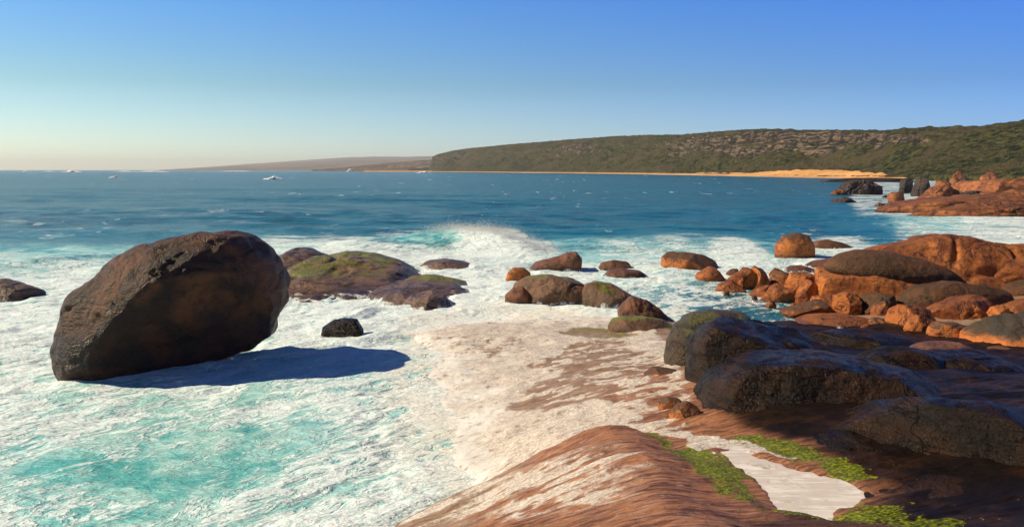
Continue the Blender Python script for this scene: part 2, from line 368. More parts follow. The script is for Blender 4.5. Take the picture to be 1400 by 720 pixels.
# ------------------------------------------------------------------ sea
def shep(ctrl, PX, PY, p=2.6):
    """smooth interpolation between measured spots (bearing, nearness)"""
    num = 0; den = 0
    for a, b, f in ctrl:
        w = 1/(((PX-a)*.8)**2+((PY-b)*1.6)**2+60)**p
        num = num+w*f; den = den+w
    return num/den
FC = [(0,236,0),(300,240,0),(700,245,0),(1000,255,0),(1100,290,.05),(100,270,0),(100,300,0),(300,270,0),(300,300,0),(500,260,0),(500,290,.02),(700,275,0),(700,292,0),(900,270,0),(900,300,0),(1000,290,0),(1000,308,.05),(0,300,0),(0,335,.0),(60,340,0),(130,332,0),(200,322,0),(300,318,0),(400,312,.02),
 (0,364,.5),(60,362,.5),(110,352,.35),(180,342,.35),(250,338,.35),(400,336,.7),(480,318,.3),(480,335,.75),(560,312,.3),(560,330,.6),(600,312,.0),(650,305,0),(700,305,0),(740,322,.05),(600,328,.6),(640,328,.8),(700,332,.8),(740,345,.8),(780,325,.1),(780,340,.4),(850,315,.05),(850,330,.25),(950,318,.15),(950,332,.4),(850,345,.6),(930,342,.6),(1000,345,.85),(1050,325,.3),(1150,318,.3),(1150,330,.7),(1200,312,.3),(1250,312,.6),(1350,308,.85),(1400,302,.95),(1400,325,.95),
 (50,400,.86),(20,450,.9),(100,380,.85),(450,350,.85),(550,350,.8),(660,340,.97),(600,370,.95),(680,400,.95),(500,420,.95),(420,420,.85),(600,440,.95),(750,430,.95),(1000,358,.85),(1150,350,.85),(780,385,.8),(880,385,.72),(900,400,.55),(940,400,.55),(880,415,.55),(920,425,.6),(1000,420,.5),(1000,438,.45),(1040,430,.4),(830,398,.6),
 (30,520,.8),(60,560,.62),(150,560,.6),(250,570,.54),(350,560,.58),(450,520,.68),(500,480,.85),(300,520,.75),(430,470,.85),(100,620,.42),(200,650,.30),(300,620,.36),(380,590,.38),(330,630,.28),(50,680,.38),(100,710,.32),(250,700,.36),(350,700,.50),(450,640,.55),(550,600,.8),(600,650,.85),(550,690,.72),(450,700,.6),(620,560,.95),(0,720,.5),
 (1150,262,.3),(1130,268,.35),(1180,275,.7),(1200,288,.6),(1250,304,.45),(1300,308,.6),(1120,252,.1),(1090,275,.15),(1140,288,.25),(1050,250,0),(1190,252,.7),(1250,292,.9),(1330,300,.95)]
D0x = [590,600,700,800,900,1000,1100,1150,1200,1300,1400,1700]
D0y = [2500,2350,1750,1380,1060,810,650,600,520,400,330,230]
def to_px(T): return 700+F*T*CP     # bearing measured as in the photograph's columns (good near the horizon)
rows = np.concatenate([np.linspace(-30, 7, 12)[:-1], 1/np.linspace(1/7., 1/11.5, 60)[:-1], 1/np.linspace(1/11.5, 1/70., 700)[:-1], 1/np.linspace(1/70., 1/500., 170)[:-1], 1/np.linspace(1/500., 1/14000., 90)])
Ts = np.concatenate([np.linspace(-1.9, -.66, 40)[:-1], np.linspace(-.66, .66, 1040), np.linspace(.66, 1.9, 40)[1:]])
WY, WT = np.meshgrid(rows, Ts, indexing='ij'); WX = np.where(WY > 9, WY*WT, 9*WT)
Yc = np.maximum(WY, 9)
PY = 360-F*np.tan(np.arctan(-H/Yc)+PITCH)       # nearness coordinate of the sea point
PX = 700+F*(WX/Yc)/(CP+(360-PY)/F*SP*0+H/Yc*SP)
fo = shep(FC, PX, PY)
dpx = np.interp(700+F*WX/Yc/CP, D0x, D0y)
surf_line = (700+F*WX/Yc > 560)*sst(1, .2, np.abs(Yc-dpx*.985)/(dpx*.05))*(.75+.5*noise2(WX/60, WY*0, 2))
fo = np.maximum(fo, surf_line)
# small whitecaps, scattered over the open water
wc = sst(.34, .6, fbm2(WX/(1.8+Yc*.008), WY/(1.3+Yc*.016), 3, 12))*sst(.0, .6, fbm2(WX/60, WY/60, 2, 14)+.25)
fo = np.maximum(fo, 0.6*wc*(Yc > 70)*(Yc < 1500))
spacing = np.maximum(Yc*.0013, Yc**2/(H*F)*.75)
def amp(wl): return sst(1.2, 3.0, wl/spacing)
wz = np.zeros_like(WX)
calm = sst(14, 60, Yc)
for wl, am, sd in ((38, .45, 1), (16, .30, 2), (7.5, .17, 3), (3.4, .085, 4), (1.6, .042, 5), (.8, .02, 6)):
    r = .32*noise2(WX/wl/5, WY/wl/5, sd+50)
    q = noise2(WX/(wl*2.1)+r, WY/wl+.25*WX/wl+r*2, sd)
    q = 1-np.abs(q)*2.1 if wl < 20 else q
    wz += am*q*amp(wl)*(calm*.85+.15 if wl > 3 else 1)
wz *= .55+.5*sst(45, 90, Yc)
# the breaker and its neighbours
def ridge(pts, hgt, wid, lean=1.6):
    """a crest through ground points, each with its own height"""
    P = np.array([ground(a, b, 0) for a, b, _ in pts]); hh = np.array([h for *_, h in pts])
    o = np.argsort(P[:,0]); xs, ys = P[o,0], P[o,1]; hs = hh[o]
    yc = np.interp(WX, xs, ys); hc = np.interp(WX, xs, hs, left=0, right=0)
    d = WY-yc+.5*noise2(WX*.5, WY*.5, 7)
    prof = np.where(d < 0, np.exp(-(d/wid)**2), np.exp(-(d/(wid*lean))**2))
    return hgt*hc*prof
br = ridge([(430,345,0),(480,343,.4),(540,342,.65),(590,341,.95),(625,341,1.0),(660,343,1.0),(690,345,.92),(715,348,.6),(750,352,.1),(775,354,0)], 1.15, 3.8)
br2 = ridge([(560,366,0),(610,365,.5),(650,366,.8),(690,364,.4),(720,362,0)], .28, 2.4)
br3 = ridge([(760,342,0),(800,340,.5),(900,338,.8),(1000,338,.5),(1100,336,0)], .7, 4)
br4 = ridge([(0,372,.6),(60,366,.8),(150,356,.4),(230,348,.5),(300,340,0)], .35, 1.6)
cau = 1-np.abs(fbm2(WX*.55, WY*.55, 5, 70, .55))
wz += br*(1+.0*cau)+br2+br3+br4
tb = sst(600, 650, PX)*sst(1.0, 1.5, br)+sst(.25, .6, br2)
cau2 = 1-np.abs(fbm2(WX*1.7, WY*1.3, 4, 75, .6))*1.6
wz += tb*(.5*cau+.22*cau2)*sst(0, .6, br+br2)
wr_ = sst(.35, .8, br); PXn = PX+18*fbm2(WX*.35, WY*.35, 3, 5)
fo = fo*(1-wr_)+wr_*np.clip(.22+.15*noise2(WX*.4, WY*.4, 3)+.9*sst(595, 665, PXn), 0, 1.05)
crest = sst(.86, .98, br/(ridge([(430,345,0),(480,343,.4),(540,342,.65),(590,341,.95),(625,341,1.0),(660,343,1.0),(690,345,.92),(715,348,.6),(750,352,.1),(775,354,0)], 1.9, 400)+.02))*(br > .45)
fo = np.maximum(fo, .7*crest)
# churned relief where foam lies
fk = sst(.2, .8, fo)*sst(75, 40, Yc)
flow = .80
cf, sf = math.cos(flow), math.sin(flow)
a_, b_ = WX*cf+WY*sf, -WX*sf+WY*cf
wa, wb = .6*noise2(a_*.5, b_*.5, 91), .6*noise2(a_*.5, b_*.5, 92)
wz += fk*(  .17*fbm2(a_*.22+wa, b_*.6+wb, 3, 93)+.024*(1-2.2*np.abs(noise2(a_*.9+wa*2, b_*1.9+wb*2, 94)))
      +.012*(1-2.2*np.abs(noise2(a_*1.9+wa*3, b_*4.6+wb*3, 95)))*amp(.45)+.003*noise2(a_*7, b_*11, 96)*amp(.15))
# lower the water over the shelf so that it laps its edge
shore = sst(-.6, .1, base_h(np.clip(WX, -30, 60), np.clip(WY, -14, 62)))*(WY < 62)
wz = wz*(1-.75*shore)-.03*shore
shal = sst(95, 48, Yc)*.75+sst(60, 25, Yc)*.25+.22*fbm2(WX/12, WY/9, 3, 15)*sst(300, 60, Yc)
shal = np.maximum(shal, .8*sst(.3, .9, br+br3*1.2))
dkp = np.exp(-(((PX-930)/110)**2+((PY-412)/30)**2))+1.2*np.exp(-(((PX-1060)/90)**2+((PY-425)/30)**2)); shal = np.clip(shal-dkp*.55, 0, 1)
shal = np.maximum(shal, .75*np.exp(-(((PX-1300)/130)**2+((PY-308)/22)**2)))
n = NT('sea_water')
P = n.pos
FL = n.mapping((1, 1, 1), (0, 0, -flow))
W1 = n.warp(n.mapping((.75, 1.55, 1), src=FL), .6, 1.8)
def rdg(v, sc_, det, dist=0.0):
    return n.math('MULTIPLY', n.math('ABSOLUTE', n.math('SUBTRACT', n.noise(v, sc_, det, .55, dist), .5)), 5.0)
l1 = rdg(W1, .75, 3); l2 = rdg(W1, 2.1, 3, .5); l3 = rdg(W1, 5.5, 3, .6); vo = n.voro(n.warp(W1, 2.5, .5), 2.6)
bl = n.noise(FL, .30, 4, .55, .6); fn = n.noise(n.mapping((6, 12, 5), src=FL), 1.6, 4, .65)
web = n.math('MULTIPLY', l1, .50)
web = n.math('ADD', web, n.math('MULTIPLY', l2, .40)); web = n.math('ADD', web, n.math('MULTIPLY', l3, .22)); web = n.math('ADD', web, n.math('MULTIPLY', vo, .55))
pat = n.math('ADD', n.math('MULTIPLY', web, 1.0), n.math('MULTIPLY', n.math('SUBTRACT', bl, .5), 1.1)); pat = n.math('ADD', pat, n.math('MULTIPLY', fn, .10))
big_ = n.noise(n.mapping((.10, .42, 1), (0, 0, .1)), 1, 6, .7, .6); gy = n.sep(n.pos)[1]
pat = n.mixf(n.ss(45, 80, gy), pat, n.math('ADD', n.math('MULTIPLY', n.math('ABSOLUTE', n.math('SUBTRACT', big_, .5)), 4.6), n.math('MULTIPLY', n.noise(n.mapping((.5, 1.6, 1)), 1, 5, .7), .8)))
fa = n.attr('foam')
dd_ = n.math('SUBTRACT', n.math('MULTIPLY', fa, .99), pat)
fm = n.math('ADD', n.math('MULTIPLY', n.ss(-.10, .14, dd_), .70), n.math('MULTIPLY', n.ss(-.1, .60, dd_), .30))
sh_ = n.attr('shallow')
deep = n.mix(n.ss(.40, .62, n.noise(n.mapping((.30, 1.0, 1)), 1, 6, .75)), (.0, .062, .112), (.0, .168, .232))
wcol = n.mix(n.ss(.0, .35, sh_), deep, (.004, .17, .25)); wcol = n.mix(n.ss(.35, 1.0, sh_), wcol, (.12, .52, .52))
mlow = n.noise(n.warp(FL, .5, .8), .85, 6, .62, .3)
md = n.math('SUBTRACT', n.math('MULTIPLY', fa, 1.0), n.math('ADD', n.math('MULTIPLY', n.math('SUBTRACT', mlow, .5), 2.6), .28))
milk = n.math('MULTIPLY', n.ss(-.28, .30, md), n.ss(.3, .8, sh_))
wcol = n.mix(milk, wcol, (.46, .80, .76))
fcol = n.mix(n.ss(.36, .58, fn), (.58, .79, .80), (.92, .95, .95))
fcol = n.mix(n.math('MULTIPLY', n.attr('shore'), n.ss(.3, .6, bl)), fcol, (.86, .80, .69))
col = n.mix(fm, wcol, fcol)
rip = n.noise(n.mapping((1.2, 3.2, 1), (0, 0, .15)), 1.3, 5, .65, .3)
rip2 = n.noise(n.mapping((.10, .35, 1), (0, 0, .1)), 1.6, 5, .7, .3)
hw = n.math('ADD', n.math('MULTIPLY', rip, .10), n.math('MULTIPLY', rip2, n.mixf(n.ss(30, 80, gy), .12, .9)))
hf = n.math('ADD', n.math('MULTIPLY', fm, .08), n.math('ADD', n.math('MULTIPLY', fn, .07), n.math('MULTIPLY', l2, -.03)))
b1 = n.bump(hw, 1.0, 1.6); b2 = n.bump(hf, .9, .32, b1)
M['sea'] = n.fin(col, n.mixf(fm, .18, .8), b2, n.mixf(fm, n.mixf(n.ss(60, 160, gy), .22, .07), .12))
o = mesh_obj('sea', np.stack([WX, WY, wz], -1).reshape(-1, 3), grid_faces(*WX.shape), M['sea'], dict(foam=np.maximum(fo, .93*shore*(PX < 900)*(Yc < 45)*(Yc > 9)*sst(380, 480, PX)), shallow=shal, shore=shore)); tag(o, kind='structure')

# ------------------------------------------------------------------ rocks
_ico = {}
def ico(s):
    if s not in _ico:
        import bmesh
        bm = bmesh.new(); bmesh.ops.create_icosphere(bm, subdivisions=s, radius=1)
        _ico[s] = (np.array([v.co[:] for v in bm.verts]), np.array([[v.index for v in f.verts] for f in bm.faces])); bm.free()
    return _ico[s]
CNT = [0]
def rock(name, label, cat, group, mat, top, base, z0=0.0, depth=.4, slope=0.0, e=.72, sub=5, amp_=.05, facets=4, sm=3, full=False, strata=0.0, yoff=0.0, cracks=0.0, fr=1.0, cut=None, sink=0.0, hard=.8, taper=0.0):
    """a boulder whose skyline runs through the given photo points, standing on the ground z0 with its foot at row `base`"""
    CNT[0] += 1; seed = CNT[0]*13
    rs = np.random.RandomState(seed)
    xm = .5*(min(p[0] for p in top)+max(p[0] for p in top))
    Xb, Yb = ground(xm, base, z0)
    Wd = (max(p[0] for p in top)-min(p[0] for p in top))/F*Yb
    D = depth*Wd
    Yc = Yb+D+yoff; Xc = (xm-700)/F*Yc
    P = []
    for a, b in top:
        x, dz = ray(a, b)
        Y = (Yc-slope*Xc)/(1-slope*x); P.append((x*Y, H+dz*Y))
    P = np.array(P)
    zt = P[:,1].max(); Hh = max(zt-z0, .05)
    if not full:
        zs = z0-sink*Hh
        xl, xr = P[0], P[-1]; w = xr[0]-xl[0]
        q_ = sink*.18*w
        P = np.vstack([P, [xr[0]-.03*w+q_, zs-.25*Hh], [xr[0]-.15*w+q_, zs-.55*Hh], [xl[0]+.15*w-q_, zs-.55*Hh], [xl[0]+.03*w-q_, zs-.25*Hh]])
        c = np.array([.5*(xl[0]+xr[0]), zs+.05*Hh])
        c[0] = .5*c[0]+.5*P[np.argmax(P[:,1]),0]
    else: c = P.mean(0)
    th = np.linspace(-math.pi, math.pi, 720, endpoint=False); Rr = np.zeros(720)
    dx, dy = np.cos(th), np.sin(th)
    for i in range(len(P)):
        a = P[i]-c; b = P[(i+1) % len(P)]-c; eX = b-a
        det = dx*(-eX[1])+dy*eX[0]
        with np.errstate(all='ignore'):
            t = (a[0]*(-eX[1])+a[1]*eX[0])/det; s = (dx*a[1]-dy*a[0])/det
        ok = (np.abs(det) > 1e-12) & (t > 0) & (s >= -1e-6) & (s <= 1+1e-6)
        Rr = np.where(ok, np.maximum(Rr, t), Rr)
    Rr = np.maximum(Rr, 1e-3)
    if sm:
        k = np.exp(-(np.arange(-4*sm, 4*sm+1)/(2.0*sm))**2); k /= k.sum()
        Rr = np.convolve(np.concatenate([Rr[-40:], Rr, Rr[:40]]), k, 'same')[40:-40]
    V, Fc = ico(sub); s = V.copy()
    rho = np.hypot(s[:,0], s[:,2])+1e-9; tt = np.arctan2(s[:,2], s[:,0])
    Ri = np.interp(tt, np.append(th, math.pi), np.append(Rr, Rr[0]))
    q = rho**e
    Xl = Ri*q*np.cos(tt); Zl = Ri*q*np.sin(tt); Yl = D*np.sign(s[:,1])*np.abs(s[:,1])**e*(1-taper*np.clip(-s[:,0], 0, 1))
    size = .5*min(Wd, 2*D, (2.2+sink)*Hh+.2)
    Lc = np.stack([Xl, Yl, Zl], -1)
    sc3 = np.array([Wd/2, D, max(Hh*(1+sink), .1)])
    for _ in range(facets):                       # flat breaks across the stone
        nn = rs.normal(size=3); nn[1] = -abs(nn[1])*1.2 if rs.rand() < .75 else abs(nn[1]); nn[2] = nn[2]*.7+.15
        nn /= np.linalg.norm(nn)
        Ln = Lc/sc3; pr = Ln@nn; lim = pr.max()*(.70+.20*rs.rand())
        ex = np.maximum(0, pr-lim); Lc = Lc-(ex*hard)[:,None]*nn*sc3
    if cut:                                       # the near side broken off along one plane
        yp = D*(cut[0]+cut[1]*Lc[:,0]/(Wd/2)+cut[2]*Lc[:,2]/(Hh/2)); t_ = yp-Lc[:,1]
        Lc[:,1] += np.where(t_ > 0, t_*.92, 0)*sst(1.0, .8, s[:,1])
    g_ = Lc/size*fr; off = rs.rand(3)*50
    dsp = fbm3(g_[:,0]*.9+off[0], g_[:,1]*.9+off[1], g_[:,2]*.9+off[2], 5, seed, .5)
    rd = 1-np.abs(noise3(g_[:,0]*1.3+off[1], g_[:,1]*1.3, g_[:,2]*1.7+off[2], seed+5))*2.5
    dsp = dsp-.45*np.clip(rd, 0, 1)**3+.30*fbm3(g_[:,0]*4+off[1], g_[:,1]*4, g_[:,2]*4+off[0], 3, seed+31)
    if strata:
        zz = Lc[:,2]*5+Lc[:,0]*.8+1.2*fbm3(g_[:,0]*.5, g_[:,1]*.5, g_[:,2]*.5, 2, seed+9)
        dsp = dsp+strata*noise2(zz, Lc[:,1]*.4, seed)
    if cracks:
        cz = np.abs(noise3(g_[:,0]*.55+off[2], g_[:,1]*.55, g_[:,2]*.4, seed+77)); dsp = dsp-cracks*sst(.05, .0, cz)
    dr = Lc/np.maximum(np.linalg.norm(Lc, axis=1), 1e-6)[:,None]
    Lc = Lc+dr*(dsp*amp_*size)[:,None]
    Vw = np.stack([Lc[:,0]+c[0], Yc+slope*(Lc[:,0]+c[0]-Xc)+Lc[:,1], Lc[:,2]+c[1]], -1)
    org = np.array([c[0], Yc+slope*(c[0]-Xc), z0])
    o = mesh_obj(name, Vw-org, Fc, mat); o.location = org
    return tag(o, label, cat, group, 'thing')

SURF = 'rocks standing in the surf'; PILE = 'orange boulders heaped along the shore'; POINT = 'rocks of the far right point'; SLAB = 'black wet slabs in the right foreground'; MID = 'low wet ledges in the white water'
# great boulder and left side
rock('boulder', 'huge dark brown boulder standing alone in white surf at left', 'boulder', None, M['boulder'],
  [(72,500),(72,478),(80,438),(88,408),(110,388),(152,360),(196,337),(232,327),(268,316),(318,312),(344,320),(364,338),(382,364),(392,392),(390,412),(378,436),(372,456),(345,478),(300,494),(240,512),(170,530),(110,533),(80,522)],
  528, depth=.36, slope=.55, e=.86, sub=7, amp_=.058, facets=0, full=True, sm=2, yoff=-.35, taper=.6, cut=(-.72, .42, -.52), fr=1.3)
rock('small_rock', 'small black angular rock in the shadow right of the huge boulder', 'rock', None, M['black'],
  [(438,462),(442,446),(455,438),(470,435),(487,437),(496,450),(498,462)], 465, depth=.35, e=.6, sub=5, facets=6, sm=1)
rock('rock_ledge', 'streaked grey-brown ledge at the left edge of the photo', 'rock ledge', None, M['striped'],
  [(-120,405),(-60,385),(0,382),(22,388),(42,394),(54,402)], 422, depth=.3, e=.8, sub=6, amp_=.08, strata=.6)
# ledges in the middle
rock('rock_mound', 'smooth pale wet mound behind the moss-topped ledge', 'rock', MID, M['striped'],
  [(368,362),(380,348),(400,340),(418,342),(440,350),(470,360)], 378, sink=0.2, depth=0.9, e=.9, sub=6, amp_=.09)
rock('rock_ledge', 'broad wet ledge with a bright green mossy top', 'rock ledge', MID, M['ledge'],
  [(366,394),(395,367),(430,351),(460,347),(500,352),(545,363),(590,388)], 426, sink=0.25, depth=1.4, e=1.1, sub=6, amp_=.11, strata=.4, cracks=1)
rock('rock_ledge', 'low striped ledge running out below the moss-topped one', 'rock ledge', MID, M['striped'],
  [(490,402),(520,390),(560,385),(600,387),(645,398)], 420, sink=0.2, depth=0.8, e=.85, sub=6, amp_=.10, strata=.6)
rock('rock', 'long flat dark rock just below the breaking wave', 'rock', MID, M['striped'],
  [(570,366),(585,355),(605,353),(630,357),(650,363),(663,371)], 373, sink=0.2, depth=0.5, e=.8, sub=5)
rock('rock', 'brown sharp-edged ledge with mossy top near the middle', 'rock ledge', MID, M['mossy'],
  [(538,396),(542,386),(560,380),(590,378),(620,384),(645,390)], 402, sink=0.2, depth=0.6, e=.6, sub=6, amp_=.08)
rock('rock', 'low wet brown rock awash in foam, nearest of the middle ledges', 'rock', MID, M['striped'],
  [(548,414),(565,403),(590,398),(608,404),(620,416)], 428, sink=0.2, depth=0.8, e=.9, sub=6, amp_=.09)
rock('rock', 'wet brown rock with a black right end, below the wave', 'rock', SURF, M['brown'],
  [(717,368),(725,360),(745,355),(765,350),(775,345),(790,344),(796,350),(795,370)], 373, depth=.3, e=.55, sub=6, facets=5)
rock('rock', 'small upright orange block with flat top', 'rock', SURF, M['orange'],
  [(689,388),(694,372),(702,366),(716,366),(725,372),(727,384)], 390, depth=.4, e=.5, sub=5, sm=1)
rock('rock', 'cracked mossy dome with water running down its face', 'rock', SURF, M['mossy'],
  [(695,405),(704,388),(722,378),(750,376),(780,380),(800,388),(812,396),(828,412)], 420, depth=.3, e=.6, sub=6, cracks=1.2, amp_=.07)
rock('rock', 'low dark stone at the foot of the small orange block', 'rock', SURF, M['brown'],
  [(690,404),(700,394),(715,392),(725,400),(728,415)], 420, depth=.5, e=.7)
rock('rock', 'rounded orange-brown rock with green top, right of the mossy dome', 'rock', SURF, M['mossy'],
  [(796,400),(800,388),(815,384),(835,387),(852,396),(870,408),(880,424)], 424, depth=.35, e=.7, sub=6)
rock('rock_ledge', 'dark broken ledge trailing down to the right of the mossy rocks', 'rock ledge', SURF, M['brown'],
  [(845,424),(862,404),(885,410),(905,425),(925,440)], 442, depth=.3, e=.7, amp_=.12, sub=6)
rock('rock', 'flat bright green mossed rock beside the black slabs', 'rock', SURF, M['mossy'],
  [(830,440),(850,433),(880,433),(905,437),(926,448)], 463, z0=.15, depth=.35, e=.75, sub=6)
rock('rock', 'low dark red rock, farther of two small ones in open foam', 'rock', SURF, M['brown'],
  [(816,370),(822,359),(840,355),(858,358),(868,369)], 372, depth=.4, e=.7)
rock('rock', 'low dark red rock, nearer of two small ones in open foam', 'rock', SURF, M['brown'],
  [(822,380),(832,370),(850,367),(875,370),(890,380)], 383, depth=.4, e=.7)
rock('rock', 'tiny flat rock awash behind the cracked mossy dome', 'rock', SURF, M['mossy'],
  [(768,379),(778,375),(790,375),(800,379)], 380, depth=.4, e=.8, sub=4)
rock('boulder', 'squat orange and dark boulder in the surf with flat top', 'boulder', SURF, M['orange_stained'],
  [(904,368),(905,352),(915,345),(940,345),(965,349),(980,358),(984,370)], 372, depth=.35, e=.5, sub=6)
rock('boulder', 'pointed orange rock between squat boulder and heaped rocks', 'boulder', SURF, M['orange'],
  [(946,384),(955,373),(970,364),(983,366),(992,384)], 387, depth=.4, e=.65)
rock('boulder', 'round reddish brown boulder alone in the foam behind the orange heap', 'boulder', SURF, M['orange_stained'],
  [(1060,345),(1062,333),(1072,322),(1088,318),(1103,321),(1112,334),(1113,348)], 353, depth=.42, e=.75, sub=6, facets=3)
rock('rock_ledge', 'low dark flat ledge just behind the round reddish boulder', 'rock ledge', SURF, M['brown'],
  [(1108,342),(1115,329),(1130,327),(1150,331),(1172,340)], 343, depth=.25, e=.8)
rock('rock', 'small wet ledge showing in the foam below the round boulder', 'rock', SURF, M['brown'],
  [(1098,366),(1112,357),(1140,353),(1170,355),(1185,364)], 368, depth=.3, e=.8)
rock('rock', 'flat grey rock half awash behind the orange heap', 'rock', SURF, M['brown'],
  [(1068,372),(1080,364),(1100,362),(1118,370)], 374, depth=.4, e=.8)
rock('rock', 'tiny rock tip in the foam left of the round boulder', 'rock', SURF, M['brown'],
  [(1018,343),(1024,340.5),(1031,343)], 344.5, depth=.4, sub=4)
# orange heap
heap = [
 ('large orange boulder at the left end of the heap', 'orange', [(986,394),(992,376),(1005,369),(1022,366),(1036,372),(1040,392)], 398, .0, 6, .55),
 ('pointed reddish boulder topping the left of the heap', 'orange_stained', [(1018,390),(1024,372),(1032,363),(1044,368),(1052,384),(1056,396)], 398, .0, 6, .6),
 ('rounded reddish stone at the waterline left of the heap', 'orange', [(978,397),(985,386),(1002,382),(1018,388),(1026,400)], 402, .0, 5, .75),
 ('flat-topped reddish rock in the middle back of the heap', 'orange_stained', [(1046,392),(1056,376),(1068,370),(1085,376),(1095,392)], 397, .0, 5, .6),
 ('small dark round stone at the back of the heap', 'brown', [(1010,372),(1016,364),(1026,365),(1030,374)], 380, .0, 5, .8),
 ('small flat stone far left back of the heap', 'brown', [(992,374),(998,367),(1008,367),(1014,374)], 380, .0, 4, .8),
 ('low red slab lying in front of the pointed boulder', 'orange', [(1020,404),(1036,394),(1058,388),(1048,402)], 407, .0, 5, .6),
 ('oval boulder bright orange on the left and black on the right', 'orange', [(1038,410),(1044,396),(1058,389),(1078,388),(1092,396),(1096,412)], 415, .0, 6, .6),
 ('small back stone beside the grey flat rock', 'orange_stained', [(1052,374),(1060,366),(1074,368),(1080,378)], 384, .0, 5, .7),
 ('long sloping orange boulder in the middle of the heap', 'orange', [(1072,392),(1082,374),(1100,371),(1120,378),(1132,390),(1136,408)], 414, .05, 6, .6),
 ('lumpy orange rock pile with dark hollows', 'orange', [(1084,410),(1092,390),(1104,380),(1118,390),(1134,394),(1140,412)], 416, .05, 6, .6),
 ('small orange stone tucked beside the lumpy rock', 'orange', [(1120,404),(1126,392),(1138,392),(1144,408)], 412, .05, 5, .7),
 ('low flat red ledge at the foot of the heap', 'orange_stained', [(1068,426),(1080,414),(1105,408),(1135,412),(1150,424)], 434, .1, 6, .7),
 ('orange block with a vertical crack in the heap foot', 'orange', [(1104,422),(1112,406),(1130,402),(1146,408),(1150,424)], 428, .1, 5, .55),
 ('cube-like bright orange boulder with shaded right side', 'orange', [(1140,420),(1142,404),(1156,399),(1176,402),(1182,414),(1184,428)], 432, .1, 6, .45),
 ('dark shadowed boulder right of the cube-like one', 'lichen_top', [(1170,420),(1178,402),(1200,396),(1222,402),(1232,420)], 433, .1, 6, .6),
 ('long thin orange slab lying low before the dark boulders', 'orange', [(1088,440),(1110,432),(1150,430),(1190,436),(1212,446)], 450, .1, 6, .7),
 ('flat orange slab jutting out under the dark oval dome', 'orange_stained', [(1142,402),(1150,392),(1180,390),(1206,396),(1214,404)], 412, .15, 5, .6),
 ('rounded stone with dark cap beside the cube-like boulder', 'orange_stained', [(1190,424),(1196,412),(1210,410),(1222,418),(1226,430)], 436, .1, 5, .7),
 ('stubby orange stone at the water left of the split slabs', 'orange', [(1213,440),(1216,426),(1232,417),(1256,416),(1274,424),(1278,442)], 450, .2, 6, .6),
 ('round orange stone in front of the stubby one', 'orange', [(1236,450),(1240,436),(1254,430),(1268,436),(1272,452)], 456, .2, 5, .75),
 ('bright orange slab with dark undercut and tilted flat top', 'orange', [(1264,428),(1280,418),(1310,408),(1345,404),(1362,408),(1366,420),(1350,434)], 441, .3, 6, .5),
 ('wedge-shaped orange rock below the tilted slab', 'orange_stained', [(1270,462),(1274,448),(1286,440),(1320,438),(1338,446),(1342,462)], 466, .25, 6, .55),
 ('small orange stone in the gap right of the tilted slab', 'orange', [(1350,430),(1356,420),(1372,416),(1382,424),(1384,436)], 440, .35, 5, .6),
 ('orange rock at the right edge above the grey-topped boulder', 'orange', [(1368,432),(1380,418),(1400,410),(1440,408),(1460,430)], 440, .4, 6, .6),
 ('grey-topped boulder with orange foot at the right edge', 'grey_top', [(1322,474),(1330,448),(1350,436),(1385,429),(1430,430),(1475,445),(1490,478)], 486, .3, 6, .6),
 ('low rust-coloured stone before the dark shadowed boulder', 'orange_stained', [(1186,442),(1196,434),(1212,434),(1222,444)], 448, .1, 5, .7),
 ('small dark stone at the water in front of the oval boulder', 'brown', [(1150,436),(1158,430),(1168,430),(1174,438)], 440, .1, 4, .7),
]
for lab, m, top, base, z0, sub, e in heap:
    rock('boulder', lab, 'boulder', PILE, M[m], top, base, z0=z0, depth=.42, e=e+.08, sub=sub, amp_=.10, facets=15, sm=1, hard=.95)
# small rubble wedged between the big stones
rs = np.random.RandomState(3)
for i in range(30):
    a = rs.uniform(985, 1345); b = np.interp(a, [985, 1080, 1150, 1240, 1345], [398, 418, 440, 448, 446])+rs.uniform(-14, 12); r = rs.uniform(3.5, 8)
    rock('rubble_stone', 'small orange rubble stone wedged between the heaped shore boulders', 'stone', 'rubble stones between the heaped boulders', M[('orange', 'orange_stained', 'brown')[i % 3]],
         [(a-r, b), (a-r*.8, b-r*.7), (a-r*.1, b-r*rs.uniform(.8, 1.2)), (a+r*.7, b-r*.7), (a+r, b)], b+2, z0=.1, depth=.5, e=.75, sub=4, amp_=.12, facets=8, sm=1, hard=.95)
# outcrop
OUT = 'great orange outcrop behind the heap'
rock('rock_outcrop', 'broad cracked orange granite dome at the right, highest of the outcrop', 'rock outcrop', OUT, M['orange'],
  [(1160,372),(1185,344),(1225,334),(1262,325),(1290,322),(1330,326),(1370,331),(1420,334),(1500,345),(1560,380)], 420, z0=.3, depth=.34, e=.85, sink=.4, sub=7, amp_=.05, facets=7, hard=.9, cracks=1.2, fr=1.5)
rock('rock_outcrop', 'dark lichened oval dome resting on orange rock', 'rock outcrop', OUT, M['lichen_top'],
  [(1124,366),(1134,354),(1150,346),(1175,341),(1215,343),(1260,353),(1300,369),(1324,392),(1318,404),(1280,408),(1235,402),(1185,394),(1145,382)], 402, z0=.75, depth=.24, e=.95, sub=7, amp_=.035, facets=0, full=True, yoff=.25)
rock('rock_outcrop', 'orange apron of rock under the dark oval dome', 'rock outcrop', OUT, M['orange'],
  [(1118,396),(1122,368),(1140,360),(1200,366),(1260,374),(1320,386),(1350,406)], 420, z0=.2, depth=.26, e=.7, sub=7, amp_=.04)
rock('rock_outcrop', 'furrowed orange hump at the right edge of the outcrop', 'rock outcrop', OUT, M['orange'],
  [(1318,385),(1335,366),(1365,352),(1400,346),(1450,345),(1500,360)], 404, z0=.5, depth=.25, e=.75, sub=6, amp_=.06, cracks=1)
